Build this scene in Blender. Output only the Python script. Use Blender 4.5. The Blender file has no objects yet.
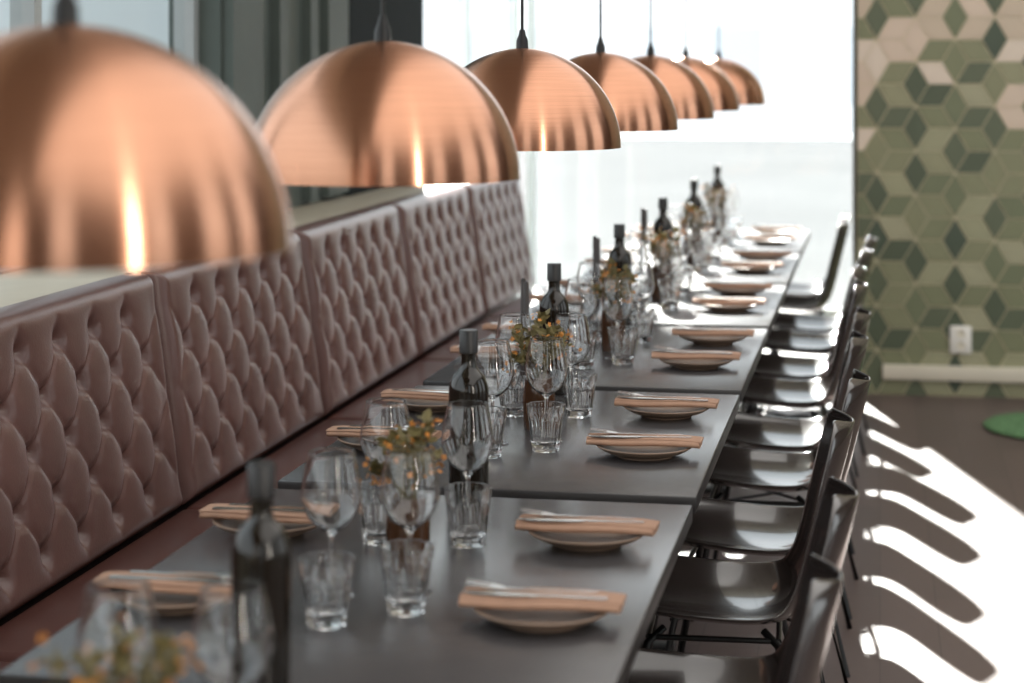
import bpy, bmesh, math, random
from mathutils import Vector, Matrix
random.seed(7)
S = bpy.context.scene
COL = S.collection
S.view_settings.view_transform = 'Standard'
S.view_settings.exposure = 0.15
pi = math.pi

# ---------------------------------------------------------------- materials
def mat(name, base, rough=0.5, metal=0.0, noise=0.0, nscale=8.0, bump=0.0, bscale=60.0, spec=None, coat=None):
    m = bpy.data.materials.new(name); m.use_nodes = True
    nt = m.node_tree; b = nt.nodes['Principled BSDF']
    b.inputs['Base Color'].default_value = (*base, 1)
    b.inputs['Roughness'].default_value = rough
    b.inputs['Metallic'].default_value = metal
    if spec is not None: b.inputs['Specular IOR Level'].default_value = spec
    if coat is not None: b.inputs['Coat Weight'].default_value = coat
    tc = nt.nodes.new('ShaderNodeTexCoord')
    if noise > 0:
        n = nt.nodes.new('ShaderNodeTexNoise'); n.inputs['Scale'].default_value = nscale
        n.inputs['Detail'].default_value = 4
        nt.links.new(tc.outputs['Object'], n.inputs['Vector'])
        r = nt.nodes.new('ShaderNodeValToRGB')
        lo = [c*(1-noise) for c in base]; hi = [min(1, c*(1+noise)) for c in base]
        r.color_ramp.elements[0].color = (*lo, 1); r.color_ramp.elements[0].position = .3
        r.color_ramp.elements[1].color = (*hi, 1); r.color_ramp.elements[1].position = .7
        nt.links.new(n.outputs['Fac'], r.inputs['Fac'])
        nt.links.new(r.outputs['Color'], b.inputs['Base Color'])
    if bump > 0:
        n2 = nt.nodes.new('ShaderNodeTexNoise'); n2.inputs['Scale'].default_value = bscale
        n2.inputs['Detail'].default_value = 3
        nt.links.new(tc.outputs['Object'], n2.inputs['Vector'])
        bp = nt.nodes.new('ShaderNodeBump'); bp.inputs['Strength'].default_value = bump
        bp.inputs['Distance'].default_value = .002
        nt.links.new(n2.outputs['Fac'], bp.inputs['Height'])
        nt.links.new(bp.outputs['Normal'], b.inputs['Normal'])
    return m

def srgb(r, g, b):
    f = lambda c: ((c/255)/12.92 if c/255 <= .04045 else ((c/255+.055)/1.055)**2.4)
    return (f(r), f(g), f(b))

M_leather = mat('leather_mauve', srgb(95, 68, 63), .30, noise=.12, nscale=5, bump=.25, bscale=180)
M_seat = mat('leather_seat', srgb(90, 58, 53), .30, noise=.12, nscale=5, bump=.25, bscale=180)
M_button = mat('button_leather', srgb(58, 41, 39), .5)
M_plinth = mat('plinth_dark', srgb(50, 38, 36), .5)
M_table = mat('table_laminate', srgb(66, 64, 65), .25, noise=.06, nscale=14, bump=.12, bscale=240)
M_tedge = mat('table_edge', srgb(42, 40, 40), .4)
M_black = mat('black_steel', (.012, .012, .012), .35, metal=.4)
M_chair = mat('chair_shell_dark', srgb(46, 40, 38), .16, noise=.1, nscale=6, coat=.5)
M_plate = mat('stoneware', srgb(132, 110, 94), .45, noise=.15, nscale=25)
M_napkin = mat('napkin_tan', srgb(160, 125, 103), .8, noise=.08, nscale=30, bump=.5, bscale=500)
M_silver = mat('cutlery_steel', (.62, .6, .57), .2, metal=1.0)
M_glass = mat('clear_glass', (1, 1, 1), 0.0)
M_glass.node_tree.nodes['Principled BSDF'].inputs['Transmission Weight'].default_value = 1
M_glass.node_tree.nodes['Principled BSDF'].inputs['IOR'].default_value = 1.45
M_bottle = mat('bottle_dark_glass', (.009, .0065, .004), .12)
M_cap = mat('bottle_cap', (.011, .010, .010), .4)
M_vase = mat('amber_vase_glass', (.05, .022, .010), .08)
M_stem = mat('stem_green', srgb(88, 82, 50), .6)
M_leaf = mat('leaf_green', srgb(104, 94, 56), .55, noise=.35, nscale=30)
M_orange = mat('blossom_orange', srgb(204, 134, 56), .6, noise=.35, nscale=60)
M_candle = mat('candle_dark', (.03, .022, .02), .45)
M_cream = mat('sill_cream', srgb(225, 218, 200), .45, noise=.03)
M_ledge = mat('ledge_beige', srgb(176, 168, 150), .5, noise=.05)
M_white = mat('white_plastic', srgb(235, 232, 225), .35)
M_greypillar = mat('pillar_greygreen', srgb(84, 92, 88), .6, noise=.05, spec=.2)
M_darkpillar = mat('pillar_dark', (.008, .011, .011), .6, noise=.08, spec=.02)
M_frame = mat('window_frame', srgb(150, 155, 155), .4)
M_darktrim = mat('trim_dark', srgb(60, 60, 50), .4)
M_wall = mat('wall_paint', srgb(190, 184, 168), .8, noise=.04)
M_walld = mat('wall_brown_paint', srgb(100, 86, 74), .8, noise=.06)
M_ceil = mat('ceiling_paint', srgb(205, 200, 192), .9, noise=.03)
M_rug = mat('rug_green', srgb(90, 126, 86), .95, noise=.3, nscale=60)
M_ground = mat('pavement', (.132, .134, .136), .95, noise=.06, nscale=.25, spec=0.0)
M_shade_lift = mat('shade_lift_pale', (.80, .80, .80), .95, noise=.03, nscale=.5, spec=0.0)  # very pale colour makes up for missing light in the facade's shadow
M_sun_block = mat('sun_block_plaster', srgb(206, 214, 216), .8, noise=.06, nscale=.6)  # for the added block that shades the left windows
M_bulb = mat('bulb_frosted', (.85, .82, .75), .4)

# copper: spun, brushed around the axis
M_copper = bpy.data.materials.new('brushed_copper'); M_copper.use_nodes = True
nt = M_copper.node_tree; b = nt.nodes['Principled BSDF']
b.inputs['Metallic'].default_value = 1; b.inputs['Roughness'].default_value = .25
b.inputs['Anisotropic'].default_value = .94; b.inputs['Anisotropic Rotation'].default_value = .25
tg = nt.nodes.new('ShaderNodeTangent'); tg.direction_type = 'RADIAL'; tg.axis = 'Z'
nt.links.new(tg.outputs['Tangent'], b.inputs['Tangent'])
tc = nt.nodes.new('ShaderNodeTexCoord')
mp = nt.nodes.new('ShaderNodeMapping'); mp.inputs['Scale'].default_value = (2, 2, 160)
nz = nt.nodes.new('ShaderNodeTexNoise'); nz.inputs['Scale'].default_value = 3; nz.inputs['Detail'].default_value = 3
nt.links.new(tc.outputs['Object'], mp.inputs['Vector']); nt.links.new(mp.outputs['Vector'], nz.inputs['Vector'])
rp = nt.nodes.new('ShaderNodeValToRGB')
rp.color_ramp.elements[0].position = .3; rp.color_ramp.elements[0].color = (.51, .255, .160, 1)
rp.color_ramp.elements[1].position = .7; rp.color_ramp.elements[1].color = (.56, .29, .185, 1)
nt.links.new(nz.outputs['Fac'], rp.inputs['Fac']); nt.links.new(rp.outputs['Color'], b.inputs['Base Color'])

# window pane: thin glass
M_pane = bpy.data.materials.new('window_pane'); M_pane.use_nodes = True
nt = M_pane.node_tree; nt.nodes.clear()
o = nt.nodes.new('ShaderNodeOutputMaterial'); mx = nt.nodes.new('ShaderNodeMixShader')
tr = nt.nodes.new('ShaderNodeBsdfTransparent'); tr.inputs['Color'].default_value = (.95, .97, .97, 1)
gl = nt.nodes.new('ShaderNodeBsdfGlossy'); gl.inputs['Roughness'].default_value = .02
mx.inputs['Fac'].default_value = .02
nt.links.new(tr.outputs[0], mx.inputs[1]); nt.links.new(gl.outputs[0], mx.inputs[2]); nt.links.new(mx.outputs[0], o.inputs[0])

# floor planks
M_floor = bpy.data.materials.new('floor_planks'); M_floor.use_nodes = True
nt = M_floor.node_tree; b = nt.nodes['Principled BSDF']
tc = nt.nodes.new('ShaderNodeTexCoord'); mp = nt.nodes.new('ShaderNodeMapping'); mp.inputs['Rotation'].default_value = (0, 0, pi/2)
br = nt.nodes.new('ShaderNodeTexBrick'); br.inputs['Scale'].default_value = 1
br.inputs['Brick Width'].default_value = 1.2; br.inputs['Row Height'].default_value = .16
br.inputs['Mortar Size'].default_value = .0015
br.inputs['Color1'].default_value = (*srgb(96, 81, 77), 1); br.inputs['Color2'].default_value = (*srgb(86, 73, 70), 1)
br.inputs['Mortar'].default_value = (*srgb(68, 57, 55), 1)
nt.links.new(tc.outputs['Object'], mp.inputs['Vector']); nt.links.new(mp.outputs['Vector'], br.inputs['Vector'])
nt.links.new(br.outputs['Color'], b.inputs['Base Color']); b.inputs['Roughness'].default_value = .42

# tile colours come from a face attribute
M_tile = bpy.data.materials.new('rhombus_tiles'); M_tile.use_nodes = True
nt = M_tile.node_tree; b = nt.nodes['Principled BSDF']
at = nt.nodes.new('ShaderNodeAttribute'); at.attribute_name = 'tilecol'
nt.links.new(at.outputs['Color'], b.inputs['Base Color']); b.inputs['Roughness'].default_value = .45

# building facade
M_fac = bpy.data.materials.new('facade'); M_fac.use_nodes = True
nt = M_fac.node_tree; b = nt.nodes['Principled BSDF']
tc = nt.nodes.new('ShaderNodeTexCoord'); mp = nt.nodes.new('ShaderNodeMapping'); mp.inputs['Rotation'].default_value = (pi/2, 0, 0)
br = nt.nodes.new('ShaderNodeTexBrick'); br.offset = 0; br.inputs['Scale'].default_value = 1
br.inputs['Brick Width'].default_value = 2.6; br.inputs['Row Height'].default_value = 3.2; br.inputs['Mortar Size'].default_value = .55
br.inputs['Color1'].default_value = (.58, .62, .66, 1); br.inputs['Color2'].default_value = (.72, .75, .78, 1); br.inputs['Mortar'].default_value = (.95, .95, .95, 1)
nt.links.new(tc.outputs['Object'], mp.inputs['Vector']); nt.links.new(mp.outputs['Vector'], br.inputs['Vector'])
nt.links.new(br.outputs['Color'], b.inputs['Base Color']); b.inputs['Roughness'].default_value = .8

# ---------------------------------------------------------------- helpers
def obj_from(name, verts, faces, m, smooth=True, sharp=None):
    me = bpy.data.meshes.new(name); me.from_pydata([tuple(v) for v in verts], [], faces); me.update()
    bm = bmesh.new(); bm.from_mesh(me); bmesh.ops.recalc_face_normals(bm, faces=bm.faces); bm.to_mesh(me); bm.free()
    if m: me.materials.append(m)
    if smooth:
        me.polygons.foreach_set('use_smooth', [True]*len(me.polygons))
        if sharp: me.set_sharp_from_angle(angle=math.radians(sharp))
    ob = bpy.data.objects.new(name, me); COL.objects.link(ob); return ob

def obj_bm(name, bm, m, smooth=True, sharp=40):
    bmesh.ops.recalc_face_normals(bm, faces=bm.faces)
    me = bpy.data.meshes.new(name); bm.to_mesh(me); bm.free()
    if m: me.materials.append(m)
    if smooth:
        me.polygons.foreach_set('use_smooth', [True]*len(me.polygons)); me.set_sharp_from_angle(angle=math.radians(sharp))
    ob = bpy.data.objects.new(name, me); COL.objects.link(ob); return ob

def bm_box(bm, lo, hi, bev=0, seg=2):
    t = bmesh.new(); bmesh.ops.create_cube(t, size=1)
    for v in t.verts:
        v.co = Vector([lo[i]+(v.co[i]+.5)*(hi[i]-lo[i]) for i in range(3)])
    if bev: bmesh.ops.bevel(t, geom=t.edges[:], offset=bev, segments=seg, affect='EDGES', profile=.5)
    me = bpy.data.meshes.new('t'); t.to_mesh(me); t.free(); bm.from_mesh(me); bpy.data.meshes.remove(me)

def box(name, lo, hi, m, bev=0, seg=2):
    bm = bmesh.new(); bm_box(bm, lo, hi, bev, seg); return obj_bm(name, bm, m, smooth=bev > 0, sharp=50)

def tube_data(pts, rad, n=8, base=0):
    vs, fs = [], []
    pts = [Vector(p) for p in pts]
    up = Vector((0, 0, 1))
    for i, p in enumerate(pts):
        d = (pts[min(i+1, len(pts)-1)]-pts[max(i-1, 0)]).normalized()
        a = d.cross(up if abs(d.z) < .95 else Vector((1, 0, 0))).normalized(); c = d.cross(a)
        r = rad[i] if isinstance(rad, (list, tuple)) else rad
        for k in range(n):
            t = 2*pi*k/n; vs.append(p+a*math.cos(t)*r+c*math.sin(t)*r)
    for i in range(len(pts)-1):
        for k in range(n):
            fs.append((base+i*n+k, base+i*n+(k+1) % n, base+(i+1)*n+(k+1) % n, base+(i+1)*n+k))
    fs.append(tuple(base+k for k in range(n))); fs.append(tuple(base+(len(pts)-1)*n+k for k in range(n)))
    return vs, fs

def tubes(name, paths, m, n=8):
    V, F = [], []
    for pts, r in paths:
        v, f = tube_data(pts, r, n, len(V)); V += v; F += f
    return obj_from(name, V, F, m, sharp=50)

def catmull(p, k=4):
    out = []
    for i in range(len(p)-1):
        a = p[max(i-1, 0)]; b_ = p[i]; c = p[i+1]; d = p[min(i+2, len(p)-1)]
        for j in range(k):
            t = j/k
            out.append(tuple(.5*((2*b_[q])+(-a[q]+c[q])*t+(2*a[q]-5*b_[q]+4*c[q]-d[q])*t*t+(-a[q]+3*b_[q]-3*c[q]+d[q])*t**3) for q in range(len(b_))))
    out.append(tuple(p[-1])); return out

def lathe(name, prof, m, seg=48, rf=None, sharp=None):
    V, F = [], []; idx = []
    for j, (r, z) in enumerate(prof):
        r = max(r, 0)
        if r < 1e-5: idx.append(('p', len(V))); V.append((0, 0, z))
        else:
            idx.append(('r', len(V)))
            for k in range(seg):
                t = 2*pi*k/seg; rr = rf(r, z, t, j) if rf else r
                V.append((rr*math.cos(t), rr*math.sin(t), z))
    for j in range(len(prof)-1):
        a, b_ = idx[j], idx[j+1]
        for k in range(seg):
            k2 = (k+1) % seg
            if a[0] == 'r' and b_[0] == 'r': F.append((a[1]+k, a[1]+k2, b_[1]+k2, b_[1]+k))
            elif a[0] == 'p' and b_[0] == 'r': F.append((a[1], b_[1]+k2, b_[1]+k))
            elif a[0] == 'r' and b_[0] == 'p': F.append((a[1]+k, a[1]+k2, b_[1]))
    return obj_from(name, V, F, m, sharp=sharp)

def empty(name, loc=(0, 0, 0)):
    e = bpy.data.objects.new(name, None); e.location = loc; e.empty_display_size = .1; COL.objects.link(e); return e

def parent(ch, p):
    ch.parent = p; return ch

def tag(o, label, cat, group=None):
    o['label'] = label; o['category'] = cat
    if group: o['group'] = group
    return o

def struct(o, label=None):
    o['kind'] = 'structure'
    if label: o['label'] = label
    return o

def dup(root, loc, rz=0.0):
    r = root.copy(); COL.objects.link(r)
    r.location = loc; r.rotation_euler = (0, 0, rz)
    def rec(src, dst):
        for c in src.children:
            n = c.copy(); COL.objects.link(n); n.parent = dst
            n.matrix_parent_inverse = c.matrix_parent_inverse.copy(); rec(c, n)
    rec(root, r); return r

# ---------------------------------------------------------------- layout constants
TX0, TX1, TZ = -1.175, -.345, .74
TC = [1.86+1.28*i for i in range(7)]
TXC = -.76

# ---------------------------------------------------------------- room shell
XL, YB, H, YF, XR = -2.2, 12.5, 4.6, -4.0, 6.0
YE = 9.3; HW = 3.3
struct(box('floor', (XL-.2, YF, -.1), (XR, YB+.1, 0), M_floor), 'brown wood plank floor with sun patch')
struct(box('ceiling', (XL-.2, YF, H), (XR, YB+.1, H+.15), M_ceil), 'pale plain ceiling')
bm = bmesh.new()
bm_box(bm, (XL-.15, YF, 0), (XL, YE, .98))
bm_box(bm, (XL-.15, YF, HW), (XL, YB, H))
struct(obj_bm('wall_left', bm, M_wall, smooth=False), 'low pale wall under a long window')
struct(box('trim_1', (XL-.02, YF, .98), (-1.86, YE, 1.03), M_ledge, .01), 'beige window ledge behind the banquette')
struct(box('trim_2', (-1.96, YF, 0), (-1.92, YE, .98), M_wall), 'pale panel under the ledge')
def win_frame(name, axis, a0, a1, z0, z1, c, w=.05, d=.07, mull=()):
    bm = bmesh.new()
    bars = [((a0, z0), (a1, z0+w)), ((a0, z1-w), (a1, z1)), ((a0, z0+w), (a0+w, z1-w)), ((a1-w, z0+w), (a1, z1-w))]
    for q in mull: bars.append(((q-w/2, z0+w), (q+w/2, z1-w)))
    for (lo, hi) in bars:
        if axis == 'Y': bm_box(bm, (c-d/2, lo[0], lo[1]), (c+d/2, hi[0], hi[1]))
        else: bm_box(bm, (lo[0], c-d/2, lo[1]), (hi[0], c+d/2, hi[1]))
    f = struct(obj_bm(name, bm, M_frame, smooth=False), 'large glazed window with slim grey frame')
    if axis == 'Y': p = box('pane', (c-.003, a0+w, z0+w), (c+.003, a1-w, z1-w), M_pane)
    else: p = box('pane', (a0+w, c-.003, z0+w), (a1-w, c+.003, z1-w), M_pane)
    parent(p, f); return f
cx = XL-.08
win_frame('window_1', 'Y', YF, 3.2, .98, HW, cx)
win_frame('window_2', 'Y', 3.2, 6.4, .98, HW, cx, mull=(5.1,))
win_frame('window_3', 'Y', 9.3, YB-.05, .02, HW, cx, mull=(10.9,))
win_frame('window_4', 'X', XL, -.06, 0.02, H-.02, YB+.0)
FW0, FW1 = .9, 2.3
bm = bmesh.new()
bm_box(bm, (XL-.15, YF-.15, 0), (FW0, YF, H)); bm_box(bm, (FW1, YF-.15, 0), (XR, YF, H))
struct(obj_bm('wall_front', bm, M_walld, smooth=False), 'warm brown wall with a tall window opening')
win_frame('window_6', 'X', FW0, FW1, 0.02, H-.02, YF-.08)
bm = bmesh.new()
for (a, b2) in ((YF, -1.5), (.2, 2.4), (4.4, 5.6), (8.0, YB)): bm_box(bm, (XR, a, 0), (XR+.15, b2, H))
struct(obj_bm('wall_right', bm, M_walld, smooth=False), 'warm brown side wall with window openings')
win_frame('window_7', 'Y', -1.5, .2, .02, H-.02, XR+.08)
win_frame('window_8', 'Y', 2.4, 4.4, .02, H-.02, XR+.08)
win_frame('window_9', 'Y', 5.6, 8.0, .02, H-.02, XR+.08)
# pillars
bm = bmesh.new(); bm_box(bm, (XL-.15, 6.4, .98), (XL+.03, 7.95, HW))
for (a, b2) in ((6.42, 6.75), (6.95, 7.05), (7.35, 7.45), (7.6, 7.9)): bm_box(bm, (XL+.03, a, 1.05), (XL+.07, b2, HW))
struct(obj_bm('wall_pillar', bm, M_greypillar, smooth=False), 'grey-green panelled pillar between windows')
struct(box('wall_column', (XL-.15, 7.95, .98), (XL+.06, 9.3, HW), M_darkpillar), 'dark teal-black column')
struct(box('wall_end', (-.06, YB-.05, 0), (XR, YB+.1, H), M_wall), 'pale end wall')

# ---- tiled wall
WX0, WX1, WY = -.108, 4.2, 9.7
s = .122
pal_dark = [srgb(80, 90, 70), srgb(92, 100, 78), srgb(70, 82, 66)]
pal_mid = [srgb(124, 127, 97), srgb(132, 133, 103), srgb(112, 118, 90)]
pal_lt = [srgb(153, 152, 122), srgb(145, 144, 114), srgb(161, 158, 130)]
pal_bg = [srgb(210, 191, 172), srgb(198, 181, 160), srgb(218, 203, 186)]
V, F, C = [], [], []
def clip(poly):
    def half(poly, ax, val, keep_ge):
        out = []
        for i in range(len(poly)):
            p, q = poly[i], poly[(i+1) % len(poly)]
            pin = (p[ax] >= val) if keep_ge else (p[ax] <= val); qin = (q[ax] >= val) if keep_ge else (q[ax] <= val)
            if pin: out.append(p)
            if pin != qin:
                t = (val-p[ax])/(q[ax]-p[ax]); out.append((p[0]+(q[0]-p[0])*t, p[1]+(q[1]-p[1])*t))
        return out
    for ax, val, k in ((0, WX0+.004, True), (0, WX1, False), (1, .0, True), (1, H, False)):
        poly = half(poly, ax, val, k)
        if len(poly) < 3: return None
    return poly
rt = random.Random(11)
for ci in range(int((WX1-WX0)/(1.5*s))+3):
    for ri in range(-1, int(H/(math.sqrt(3)*s))+2):
        x = WX0+ci*1.5*s-.03; z = ri*math.sqrt(3)*s+(math.sqrt(3)*s/2 if ci % 2 else 0)
        P = [(x+s*math.cos(k*pi/3), z+s*math.sin(k*pi/3)) for k in range(6)]
        for oi, quad in enumerate(([(x, z), P[0], P[1], P[2]], [(x, z), P[2], P[3], P[4]], [(x, z), P[4], P[5], P[0]])):
            cxq = sum(q[0] for q in quad)/4; czq = sum(q[1] for q in quad)/4
            g = [(cxq+(q[0]-cxq)*.95, czq+(q[1]-czq)*.95) for q in quad]
            g = clip(g)
            if not g: continue
            t = min(1, max(0, (czq-1.12)/.6)); pb = .02*(czq > 1)+.55*t
            if rt.random() < pb*(0.45 if oi == 1 else 1): c = rt.choice(pal_bg)
            elif oi == 1: c = rt.choice(pal_dark+pal_dark+pal_mid)
            elif oi == 0: c = rt.choice(pal_lt+pal_mid)
            else: c = rt.choice(pal_mid+pal_dark[:2]+pal_lt[:1])
            b0 = len(V)
            for q in g: V.append((q[0], WY-.004, q[1]))
            F.append(tuple(range(b0, b0+len(g)))); C.append(c)
b0 = len(V); ntile = len(F)
for yy in (WY, WY+.2):
    for q in ((WX0, 0), (WX1, 0), (WX1, H), (WX0, H)): V.append((q[0], yy, q[1]))
for f in ((0, 1, 2, 3), (4, 5, 6, 7), (0, 1, 5, 4), (1, 2, 6, 5), (2, 3, 7, 6), (3, 0, 4, 7)):
    F.append(tuple(b0+i for i in f)); C.append(srgb(206, 194, 162))
me = bpy.data.meshes.new('wall_back'); me.from_pydata(V, [], F); me.update()
ca = me.color_attributes.new('tilecol', 'FLOAT_COLOR', 'CORNER')
for p in me.polygons:
    for l in p.loop_indices: ca.data[l].color = (*C[p.index], 1)
me.materials.append(M_tile)
wb = bpy.data.objects.new('wall_back', me); COL.objects.link(wb); struct(wb, 'wall of green and beige rhombus tiles')
struct(box('trim_3', (WX0-.02, WY-.015, 0), (WX0, WY+.2, H), M_darktrim), 'dark edge strip of the tiled wall')
struct(box('baseboard_back', (WX0+.12, WY-.03, .075), (WX1, WY-.004, .145), M_cream, .004), 'cream rail low on the tiled wall')

sk = empty('power_socket', (.375, WY-.004, .27))
p = box('cover_plate', (-.05, -.012, -.065), (.05, 0, .065), M_white, .005); parent(p, sk)
for zz in (.028, -.028):
    q = lathe('socket_hole', [(0, 0), (.02, 0), (.02, .003), (.017, .003), (.016, -.004), (0, -.004)], M_cream, 24)
    q.rotation_euler = (pi/2, 0, 0); q.location = (0, -.0125, zz); parent(q, sk)
tag(sk, 'white double wall socket on green rhombus tiles', 'power socket')

# rug
n = 64
prof = [(0, .022), (.12, .024), (.24, .022), (.33, .02), (.36, .012), (.365, 0.001), (0, .001)]
rug = lathe('round_rug', prof, M_rug, n, rf=lambda r, z, t, j: r*(1+.012*math.sin(13*t)+.01*math.sin(29*t+1)))
rug.location = (.80, 8.9, 0)
md = rug.modifiers.new('sub', 'SUBSURF'); md.levels = 2; md.render_levels = 2
tx = bpy.data.textures.new('pile', 'CLOUDS'); tx.noise_scale = .02
dm = rug.modifiers.new('pile', 'DISPLACE'); dm.texture = tx; dm.strength = .012; dm.mid_level = .3
tag(rug, 'small round green shaggy rug on the brown floor', 'rug')

# outside
g = box('ground', (-60, -40, -.3), (60, 90, -.12), M_ground); g['kind'] = 'structure'; g['label'] = 'pale paved ground outside'
g = box('ground_shade_lift', (-60, 46.5, -.12), (60, 55, -.06), M_shade_lift); g['kind'] = 'structure'; g['label'] = 'pale strip added to lighten the shaded ground at the facade'  # added strip, its paleness cancels the dark band of the building's shadow
bd = box('building', (-40, 55, -.06), (30, 62, 4.3), M_fac); tag(bd, 'pale building facade with rows of windows across the street', 'building')
sun_block = box('building', (-9, 8.2, -.12), (-2.5, 9.2, 7.5), M_sun_block); tag(sun_block, 'pale plastered block added outside the windows to keep sun out', 'building')  # added mass that blocks the sun from the window ledge

# ---------------------------------------------------------------- banquette
PW, PH = 1.28, .60
def back_mesh(name):
    NY, NZ = 200, 100; w = PW-.036; a, rows = .198, 4
    bb = .106; zr0 = .085
    V, F = [], []
    btn = []
    for ri in range(rows+1):
        for k in range(-6, 7):
            yb = (k+(ri % 2)/2)*a; zb = zr0+ri*bb
            if abs(yb) < w/2-.04: btn.append((yb, zb))
    for j in range(NZ+1):
        for i in range(NY+1):
            y = -w/2+w*i/NY; z = PH*j/NZ
            zp = min(max(z-zr0, 0), rows*bb)
            beyond = abs(z-zr0-zp)
            u = y/a+zp/(2*bb); v = y/a-zp/(2*bb)
            su, sv = abs(math.sin(pi*u)), abs(math.sin(pi*v))
            crease = (1-su)**7+(1-sv)**7
            pil = (su*sv)**.6
            fade = max(0, 1-beyond/.06)*min(1, max(0, (w/2-abs(y)-.015)/.06))
            fade = fade**.8
            h = .030+fade*(.0075*(pil-1)-.0045*min(1, crease))
            for (yb, zb) in btn:
                d2 = (y-yb)**2+(z-zb)**2
                if d2 < .009: h -= .018*math.exp(-d2/.026**2)+.013*math.exp(-d2/.012**2)
            ed = min(w/2-abs(y), z+.0, PH-z); rd = .045
            if ed < rd: h -= .06*(1-math.sqrt(max(0, 1-(1-ed/rd)**2)))
            V.append((h, y, z))
    W = NY+1
    for j in range(NZ):
        for i in range(NY): F.append((j*W+i, j*W+i+1, (j+1)*W+i+1, (j+1)*W+i))
    ring = [i for i in range(W)]+[j*W+NY for j in range(1, NZ+1)]+[NZ*W+i for i in range(NY-1, -1, -1)]+[j*W for j in range(NZ-1, 0, -1)]
    b0 = len(V)
    for r in ring: V.append((-.07, V[r][1], V[r][2]))
    for k in range(len(ring)):
        k2 = (k+1) % len(ring); F.append((ring[k], ring[k2], b0+k2, b0+k))
    F.append(tuple(b0+k for k in range(len(ring))))
    nmain = len(F)
    for (yb, zb) in btn:
        b1 = len(V); n1 = 12
        for (rr_, hh) in ((.0115, -.014), (.0110, -.005), (.006, -.0015)):
            for t in range(n1): V.append((hh-.003, yb+rr_*math.cos(2*pi*t/n1), zb+rr_*math.sin(2*pi*t/n1)))
        for L in range(2):
            for t in range(n1): F.append((b1+L*n1+t, b1+L*n1+(t+1) % n1, b1+(L+1)*n1+(t+1) % n1, b1+(L+1)*n1+t))
        F.append(tuple(b1+2*n1+t for t in range(n1)))
    ob = obj_from(name, V, F, M_leather, sharp=60)
    ob.data.materials.append(M_button)
    for p_ in ob.data.polygons:
        if p_.index >= nmain: p_.material_index = 1
    return ob

bq = empty('banquette', (-1.70, 2.21+3*1.28, 0))
tag(bq, 'long mauve-brown leather banquette with button-tufted backrest', 'banquette')
bk0 = back_mesh('backrest'); tilt = math.atan(.085/.59)
bm = bmesh.new(); bm_box(bm, (-.02, -PW/2+.004, .31), (.545, PW/2-.004, .462), .03, 4)
st0 = obj_bm('seat_cushion', bm, M_seat)
for i in range(6):
    yc = -2.5*PW+i*PW
    bk = bk0 if i == 0 else bk0.copy(); st = st0 if i == 0 else st0.copy()
    if i: COL.objects.link(bk); COL.objects.link(st)
    bk.parent = bq; st.parent = bq
    bk.location = (-.02, yc, .455); bk.rotation_euler = (0, -tilt, 0); st.location = (0, yc, 0)
p = box('back_board', (-.135, -3*PW, .03), (-.105, 3*PW, .98), M_plinth); parent(p, bq)
p = box('plinth', (-.1, -3*PW+.02, 0), (.48, 3*PW-.02, .31), M_plinth); parent(p, bq)

# ---------------------------------------------------------------- tables
tb = empty('dining_table')
top = box('table_top', (-.415, -.605, TZ-.032), (.415, .605, TZ), M_table, .003, 2); parent(top, tb)
top.data.materials.append(M_tedge)
for p_ in top.data.polygons:
    if p_.normal.z < .5: p_.material_index = 1
bm = bmesh.new()
for yy in (-.38, .38):
    bm_box(bm, (-.03, yy-.03, .015), (.03, yy+.03, TZ-.05), .004)
    bm_box(bm, (-.22, yy-.04, 0), (.22, yy+.04, .018), .004)
    bm_box(bm, (-.28, yy-.025, TZ-.055), (.28, yy+.025, TZ-.032))
bm_box(bm, (-.02, -.38, .62), (.02, .38, .66))
ped = obj_bm('pedestal', bm, M_black); parent(ped, tb)
tag(tb, 'grey laminate dining table on black steel pedestals', 'table', 'row of dining tables')
for i, c in enumerate(TC):
    if i == 0: tb.location = (TXC, c, 0)
    else: dup(tb, (TXC, c, 0))

# ---------------------------------------------------------------- pendant lamps
R = .222; RIM = 1.38
lp = empty('pendant_lamp')
prof = [(R*math.cos(a), R*math.sin(a)) for a in [k*(pi/2-.06)/40 for k in range(41)]]
prof_in = [((R-.003)*math.cos(a), (R-.003)*math.sin(a)) for a in [k*(pi/2-.06)/40 for k in range(40, -1, -1)]]
sh = lathe('lamp_shade', prof+prof_in+[prof[0]], M_copper, 128, sharp=60); parent(sh, lp)
so = lathe('socket', [(0, R+.042), (.006, R+.042), (.008, R+.03), (.013, R+.018), (.014, R-.002), (.014, R-.05), (0, R-.05)], M_black, 24, sharp=40); parent(so, lp)
bu = lathe('bulb', catmull([(0, .07), (.018, .075), (.03, .1), (.028, .125), (.014, .155), (.012, .172), (0, .172)], 3), M_bulb, 24); parent(bu, lp)
co = tubes('cord', [([(0, 0, R+.04), (0, 0, 1.6), (0, 0, H-RIM-.02)], .0035)], M_black); parent(co, lp)
cn = lathe('canopy', [(0, H-RIM), (.05, H-RIM), (.05, H-RIM-.02), (.01, H-RIM-.03), (0, H-RIM-.03)], M_black, 32, sharp=40); parent(cn, lp)
tag(lp, 'brushed copper dome pendant lamp hanging over a table', 'pendant lamp', 'row of copper pendant lamps')
for i, c in enumerate(TC):
    x = -.79+(.035 if i == 6 else 0)
    if i == 0: lp.location = (x, c, RIM)
    else: dup(lp, (x, c, RIM))

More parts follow.
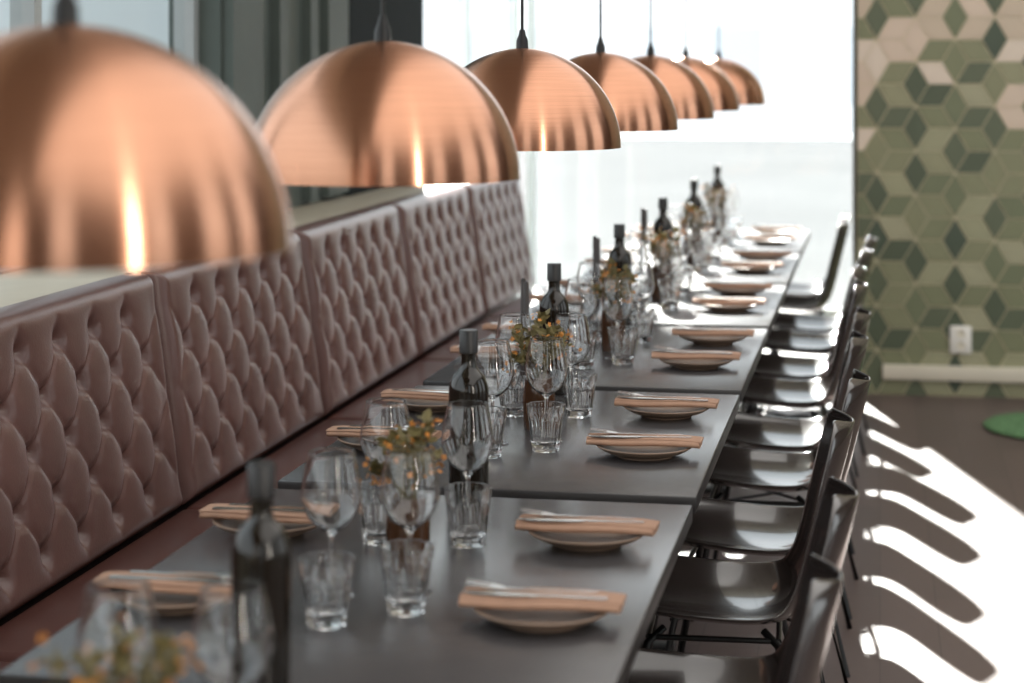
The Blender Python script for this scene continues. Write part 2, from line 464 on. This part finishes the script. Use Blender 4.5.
# ---------------------------------------------------------------- chairs
ch = empty('dining_chair')
pr = [(.235, .425, .19), (.225, .448, .205), (.17, .456, .222), (.08, .448, .232), (-.02, .440, .235), (-.11, .440, .232), (-.17, .458, .222), (-.205, .505, .207),
      (-.225, .565, .198), (-.243, .64, .198), (-.262, .72, .196), (-.278, .785, .176), (-.287, .822, .135), (-.291, .838, .07)]
pr = catmull(pr, 3)
V, F = [], []; NU = 16
for j, (x, z, hw) in enumerate(pr):
    a = pr[max(j-1, 0)]; c = pr[min(j+1, len(pr)-1)]
    d = Vector((c[0]-a[0], 0, c[1]-a[1])).normalized(); nrm = Vector((d.z, 0, -d.x))
    if nrm.z < 0 and nrm.x < 0: nrm = -nrm
    for i in range(NU+1):
        u = -1+2*i/NU
        lift = .045*abs(u)**2.4
        V.append(Vector((x, hw*u, z))+nrm*lift)
for j in range(len(pr)-1):
    for i in range(NU): F.append((j*(NU+1)+i, j*(NU+1)+i+1, (j+1)*(NU+1)+i+1, (j+1)*(NU+1)+i))
shl = obj_from('seat_shell', V, F, M_chair); parent(shl, ch)
sm = shl.modifiers.new('sol', 'SOLIDIFY'); sm.thickness = .006; sm.offset = 0
sb = shl.modifiers.new('sub', 'SUBSURF'); sb.levels = 1; sb.render_levels = 1
for sx, sy in ((1, 1), (1, -1), (-1, 1), (-1, -1)):
    leg = tubes('leg', [([(sx*.10-.01, sy*.12, .432), (sx*.13-.01, sy*.15, .41), (sx*.22-.02, sy*.225, .0)], [.008, .009, .007])], M_black, 10); parent(leg, ch)
fr = tubes('frame', [([(.12, -.14, .418), (.12, .14, .418)], .006), ([(-.14, -.14, .418), (-.14, .14, .418)], .006),
                     ([(.12, -.14, .418), (-.14, -.14, .418)], .006), ([(.12, .14, .418), (-.14, .14, .418)], .006),
                     ([(.15, -.172, .3), (-.17, .172, .3)], .0045), ([(.15, .172, .3), (-.17, -.172, .3)], .0045)], M_black, 8); parent(fr, ch)
tag(ch, 'dark glossy shell dining chair on slender black steel legs', 'chair', 'row of dining chairs')
first = True; rc = random.Random(5)
for i, c in enumerate(TC):
    if i == 0: continue
    for dy in (-.28, .28):
        x = -.33+rc.uniform(-.015, .035); y = c+dy+rc.uniform(-.02, .02); rz = pi+rc.uniform(-.05, .05)
        if i == 6: x = -.43; rz = pi
        if i == 1: x -= .03
        if first: ch.location = (x, y, 0); ch.rotation_euler = (0, 0, rz); first = False
        else: dup(ch, (x, y, 0), rz)

# ---------------------------------------------------------------- tableware prototypes
plate = lathe('plate', catmull([(0, .0), (.055, .0), (.06, .004), (.085, .012), (.1, .021), (.1015, .0235), (.099, .0245), (.085, .017), (.06, .009), (0, .008)], 3), M_plate, 48)
tag(plate, 'round beige-brown stoneware plate under a folded napkin', 'plate', 'plates on the tables')
V, F = [], []
NX = 24
def layer(z0, th, wx, wy, ox, oy, ph):
    b0 = len(V); K = 16
    for i in range(NX+1):
        x = -wx/2+wx*i/NX
        zz = z0-.30*max(0, abs(x)-.09)**1.6+.0012*math.sin(26*x+ph)
        for k in range(K):
            t = 2*pi*k/K
            cy = math.copysign(abs(math.cos(t))**.6, math.cos(t))*wy/2; cz = math.copysign(abs(math.sin(t))**.7, math.sin(t))*th/2
            sc = 1 if 0 < i < NX else .96
            V.append((x+ox, (cy+oy+.002*math.sin(30*x+ph*2))*sc, zz+cz+th/2))
    for i in range(NX):
        for k in range(K): F.append((b0+i*K+k, b0+i*K+(k+1) % K, b0+(i+1)*K+(k+1) % K, b0+(i+1)*K+k))
    F.append(tuple(b0+k for k in range(K))); F.append(tuple(b0+NX*K+k for k in range(K)))
layer(.0, .014, .238, .078, 0, 0, 0); layer(.0115, .005, .242, .062, .001, .004, .3)
napkin = obj_from('napkin', V, F, M_napkin, sharp=60)
NT = .0168
tag(napkin, 'folded tan cloth napkin lying across a plate', 'napkin', 'folded napkins on the plates')
def flat_shape(name, polys, th, m, curve):
    bm = bmesh.new()
    for poly in polys:
        vs = [bm.verts.new((x, y, 0)) for x, y in poly]; f = bm.faces.new(vs)
        r = bmesh.ops.extrude_face_region(bm, geom=[f])
        for v in [g_ for g_ in r['geom'] if isinstance(g_, bmesh.types.BMVert)]: v.co.z += th
    for v in bm.verts: v.co.z += curve(v.co.x)
    return obj_bm(name, bm, m, sharp=35)
def ribbon(pts):
    return [(x, w_) for x, w_ in pts]+[(x, -w_) for x, w_ in reversed(pts)]
fk = [ribbon([(-.1, .004), (-.095, .0065), (-.06, .005), (.0, .0025), (.035, .0035), (.045, .011), (.055, .0125), (.062, .0125)])]
for k in range(4):
    yc = -.0105+k*.007
    fk.append([(.06, yc+.002), (.06, yc-.002), (.095, yc-.0014), (.098, yc), (.095, yc+.0014)])
fork = flat_shape('fork', fk, .002, M_silver, lambda x: .004*max(0, x-.03)/.03)
tag(fork, 'steel dinner fork resting on a folded napkin', 'fork', 'cutlery on the napkins')
kn = [[(-.11, .005), (-.105, .0075), (-.05, .006), (-.01, .0045), (.0, .009), (.05, .0095), (.09, .006), (.108, -.003), (.1, -.005), (.0, -.005), (-.05, -.006), (-.105, -.0075), (-.11, -.005)]]
knife = flat_shape('knife', kn, .0022, M_silver, lambda x: 0)
tag(knife, 'steel table knife resting on a folded napkin', 'knife', 'cutlery on the napkins')

wine_prof = catmull([(0, 0), (.033, 0), (.0345, .0015), (.022, .0045), (.007, .011), (.0038, .028), (.0036, .07), (.0045, .095), (.014, .104), (.034, .121), (.0455, .147), (.0465, .165), (.0425, .192), (.036, .222)], 4)
wine_in = catmull([(.036, .2235), (.035, .2225), (.0415, .192), (.0454, .165), (.0444, .148), (.033, .123), (.013, .107), (0, .105)], 4)
wine = lathe('wine_glass', wine_prof+wine_in, M_glass, 48)
tag(wine, 'clear stemmed wine glass with a rounded bowl', 'wine glass', 'wine glasses on the tables')
def facet(r, z, t, j):
    if j > 21: return r
    nF = 10; k = min(1, max(0, (.082-z)/.012)); 
    if z < .004: k = .3
    tt = (t % (2*pi/nF))-pi/nF
    return r*((1-k)+k*(math.cos(pi/nF)/math.cos(tt))*1.0)
tum_out = [(0, .002), (.022, .002), (.027, 0), (.029, .002)]+[(.0295+(.042-.0295)*((k/16)), .004+.094*k/16) for k in range(17)]+[(.0418, .0995)]
tum_in = [(.0405, .1), (.0395, .0985), (.0375, .08), (.034, .05), (.030, .022), (.022, .016), (0, .015)]
tumbler = lathe('tumbler', tum_out+tum_in, M_glass, 60, rf=facet, sharp=12)
tag(tumbler, 'clear faceted drinking glass', 'glass', 'tumblers on the tables')

bot = empty('bottle')
bo = lathe('bottle_body', catmull([(0, .0), (.032, .0), (.0365, .004), (.0375, .012), (.0375, .06), (.0375, .12), (.0375, .2), (.0362, .222), (.029, .241), (.019, .252), (.0145, .262), (.0142, .29)], 3)+[(.0165, .291), (.0165, .3), (.0142, .301), (0, .301)], M_bottle, 40, sharp=50); parent(bo, bot)
cp = lathe('cap', [(0, .3265), (.0165, .3265), (.0175, .325), (.0178, .284), (.0152, .283)], M_cap, 32, sharp=50); parent(cp, bot)
tag(bot, 'dark glass wine bottle with black cap', 'bottle', 'dark bottles on the tables')

vase = lathe('vase', catmull([(0, 0), (.03, 0), (.034, .004), (.036, .03), (.036, .08), (.033, .1), (.033, .115)], 3)+[(.031, .115), (.031, .1), (.033, .03), (.03, .008), (0, .008)], M_vase, 40)
tag(vase, 'small dark amber glass jar used as flower vase', 'vase', 'flower vases on the tables')

def bunch(seed):
    rn = random.Random(seed)
    root = empty('flower_bunch')
    paths = []; LV, LF, BV, BF = [], [], [], []
    for k in range(22):
        a = rn.uniform(0, 2*pi); sp = rn.uniform(.01, .08); hh = rn.uniform(.145, .25)
        p0 = Vector((rn.uniform(-.01, .01), rn.uniform(-.01, .01), .016)); p3 = Vector((math.cos(a)*sp, math.sin(a)*sp, hh))
        p2 = Vector((math.cos(a)*.015, math.sin(a)*.015, .124))
        pts = [p0, (p0+p2)/2, p2, p2.lerp(p3, .5)+Vector((0, 0, .01)), p3]
        paths.append((catmull([tuple(p) for p in pts], 3), .0011))
        for q in range(12):
            t = rn.uniform(.35, 1); c = p2.lerp(p3, t)+Vector((0, 0, .012)); d = Vector((rn.gauss(0, 1), rn.gauss(0, 1), abs(rn.gauss(.3, .6)))).normalized()
            sd = d.cross(Vector((rn.gauss(0, 1), rn.gauss(0, 1), rn.gauss(0, 1)))).normalized(); up = d.cross(sd)
            L = rn.uniform(.012, .028); w = L*.30; b0 = len(LV)
            LV += [c, c+d*L*.35+sd*w+up*.001, c+d*L*.7+sd*w*.8, c+d*L-up*.003, c+d*L*.7-sd*w*.8, c+d*L*.35-sd*w+up*.001]
            LF += [(b0, b0+1, b0+2, b0+3), (b0, b0+3, b0+4, b0+5)]
        if k % 5 != 4:
            for q in range(rn.randint(3, 6)):
                c = p3+Vector((rn.gauss(0, .012), rn.gauss(0, .012), rn.gauss(0, .012))); r_ = rn.uniform(.003, .0052)
                ax = Vector((rn.gauss(0, 1), rn.gauss(0, 1), rn.gauss(.5, 1))).normalized(); e1 = ax.orthogonal().normalized(); e2 = ax.cross(e1)
                for pe in range(5):
                    t0 = 2*pi*pe/5; dr = e1*math.cos(t0)+e2*math.sin(t0); dl = e1*math.cos(t0+.5)+e2*math.sin(t0+.5); dq = e1*math.cos(t0-.5)+e2*math.sin(t0-.5)
                    b0 = len(BV); BV += [c, c+dl*r_+ax*.001, c+dr*r_*1.5+ax*.003, c+dq*r_+ax*.001]; BF.append((b0, b0+1, b0+2, b0+3))
    parent(tubes('stems', paths, M_stem, 5), root)
    def raw(name, V_, F_, m):
        me = bpy.data.meshes.new(name); me.from_pydata([tuple(v) for v in V_], [], F_); me.update(); me.materials.append(m)
        o_ = bpy.data.objects.new(name, me); COL.objects.link(o_); parent(o_, root)
    raw('leaves', LV, LF, M_leaf); raw('blossoms', BV, BF, M_orange)
    tag(root, 'bunch of small orange blossoms and green sprigs in a jar', 'flowers', 'flower bunches on the tables')
    return root
bunches = [bunch(1), bunch(4)]

cd = empty('taper_candle')
parent(lathe('holder', [(0, 0), (.03, 0), (.03, .006), (.012, .012), (.013, .03), (.0085, .03), (.0085, .015), (0, .015)], M_black, 24, sharp=40), cd)
parent(lathe('candle', [(0, .016), (.008, .016), (.0065, .285), (.003, .29), (0, .29)], M_candle, 16, sharp=50), cd)
tag(cd, 'slim dark taper candle in a small black holder', 'candle', 'taper candles on the tables')

used = set()
def put(proto, loc, rz=0):
    if proto.name not in used:
        used.add(proto.name); proto.location = loc; proto.rotation_euler = (0, 0, rz); return proto
    return dup(proto, loc, rz)
rn = random.Random(21)
J = lambda a=.008: rn.uniform(-a, a)
for i, c in enumerate(TC):
    put(vase, (TXC, c+.05, TZ)); 
    put(bunches[i % 2], (TXC, c+.05, TZ), rn.uniform(0, 6))
    put(bot, (TXC-(.0 if i < 2 else .045), c+.54, TZ), rn.uniform(0, 6))
    if i in (2, 3, 4):
        put(cd, (TXC-.1, c+.45, TZ)); put(cd, (TXC-.12, c+.52, TZ))
    for (x, y) in ((.04, -.10), (.035, .33), (-.07, -.15), (-.10, .32)):
        put(wine, (TXC+x+J(), c+y+J(), TZ), 0)
    for (x, y) in ((.06, -.21), (.065, .225), (-.045, -.295), (-.085, .205)):
        put(tumbler, (TXC+x+J(), c+y+J(), TZ), rn.uniform(0, 3))
    if i == 0: continue
    for sx, x0 in ((1, -.495), (-1, -1.055)):
        for dy in (-.23, .26):
            x = x0+J(); y = c+dy+J(.01); rz = (0 if sx > 0 else pi)+J(.06)
            put(plate, (x, y, TZ)); put(napkin, (x, y, TZ+.0245), rz)
            f1 = rz+J(.08)
            put(fork, (x-.02*math.cos(rz), y+.014, TZ+.0245+NT), f1+pi)
            put(knife, (x-.01*math.cos(rz), y-.014, TZ+.0245+NT), f1+J(.05)+pi)

# ---------------------------------------------------------------- light
el = math.radians(30)
sd = Vector((.235, -.97, 0)).normalized()*math.cos(el); sd.z = -math.sin(el)
sun = bpy.data.lights.new('sun', 'SUN'); sun.energy = 34; sun.angle = math.radians(1.0); sun.color = (1, .965, .91)
so = bpy.data.objects.new('sun', sun); COL.objects.link(so); so.rotation_euler = sd.to_track_quat('-Z', 'Y').to_euler(); so.location = (-5, 20, 10)
def area(name, loc, to, sx, sy, e, col=(1, .98, .95)):
    l = bpy.data.lights.new(name, 'AREA'); l.shape = 'RECTANGLE'; l.size = sx; l.size_y = sy; l.energy = e; l.color = col
    o_ = bpy.data.objects.new(name, l); COL.objects.link(o_); o_.location = loc
    o_.rotation_euler = (Vector(to)-Vector(loc)).to_track_quat('-Z', 'Y').to_euler(); return o_
area('streak_fill', (2.4, -.3, 1.9), (-.8, 3.5, 1.9), .11, 2.4, 50, (1, .92, .82))  # unseen strip added to draw highlight streaks on the copper domes
area('front_fill', (-.9, YF+.1, 2.1), (-.9, 5, 2.1), .9, 3.4, 20)  # added fill from behind the camera; the wall has no window here
area('overhead_fill', (2.2, 3.5, H-.05), (2.2, 3.5, 0), 5.4, 12, 320)  # added broad fill from above, not a real fixture
w = bpy.data.worlds.new('sky'); S.world = w; w.use_nodes = True; nt = w.node_tree
bg = nt.nodes['Background']; bg.inputs['Strength'].default_value = 2.0
tc = nt.nodes.new('ShaderNodeTexCoord'); sp = nt.nodes.new('ShaderNodeSeparateXYZ'); rp = nt.nodes.new('ShaderNodeValToRGB')
nt.links.new(tc.outputs['Generated'], sp.inputs[0]); nt.links.new(sp.outputs['Z'], rp.inputs['Fac']); nt.links.new(rp.outputs['Color'], bg.inputs['Color'])
rp.color_ramp.elements[0].color = (.94, .95, .96, 1); rp.color_ramp.elements[1].color = (.78, .86, .95, 1)

# ---------------------------------------------------------------- camera
th = math.atan(368/2000)
cam = bpy.data.cameras.new('camera'); cam.sensor_width = 36; cam.lens = 2000/1024*36; cam.shift_y = -(341.5-67)/1024
cam.dof.use_dof = True; cam.dof.focus_distance = 4.3; cam.dof.aperture_fstop = 2.8; cam.clip_start = .05
co_ = bpy.data.objects.new('camera', cam); COL.objects.link(co_); co_.location = (0, 0, 1.56); co_.rotation_euler = (pi/2, 0, th)
S.camera = co_
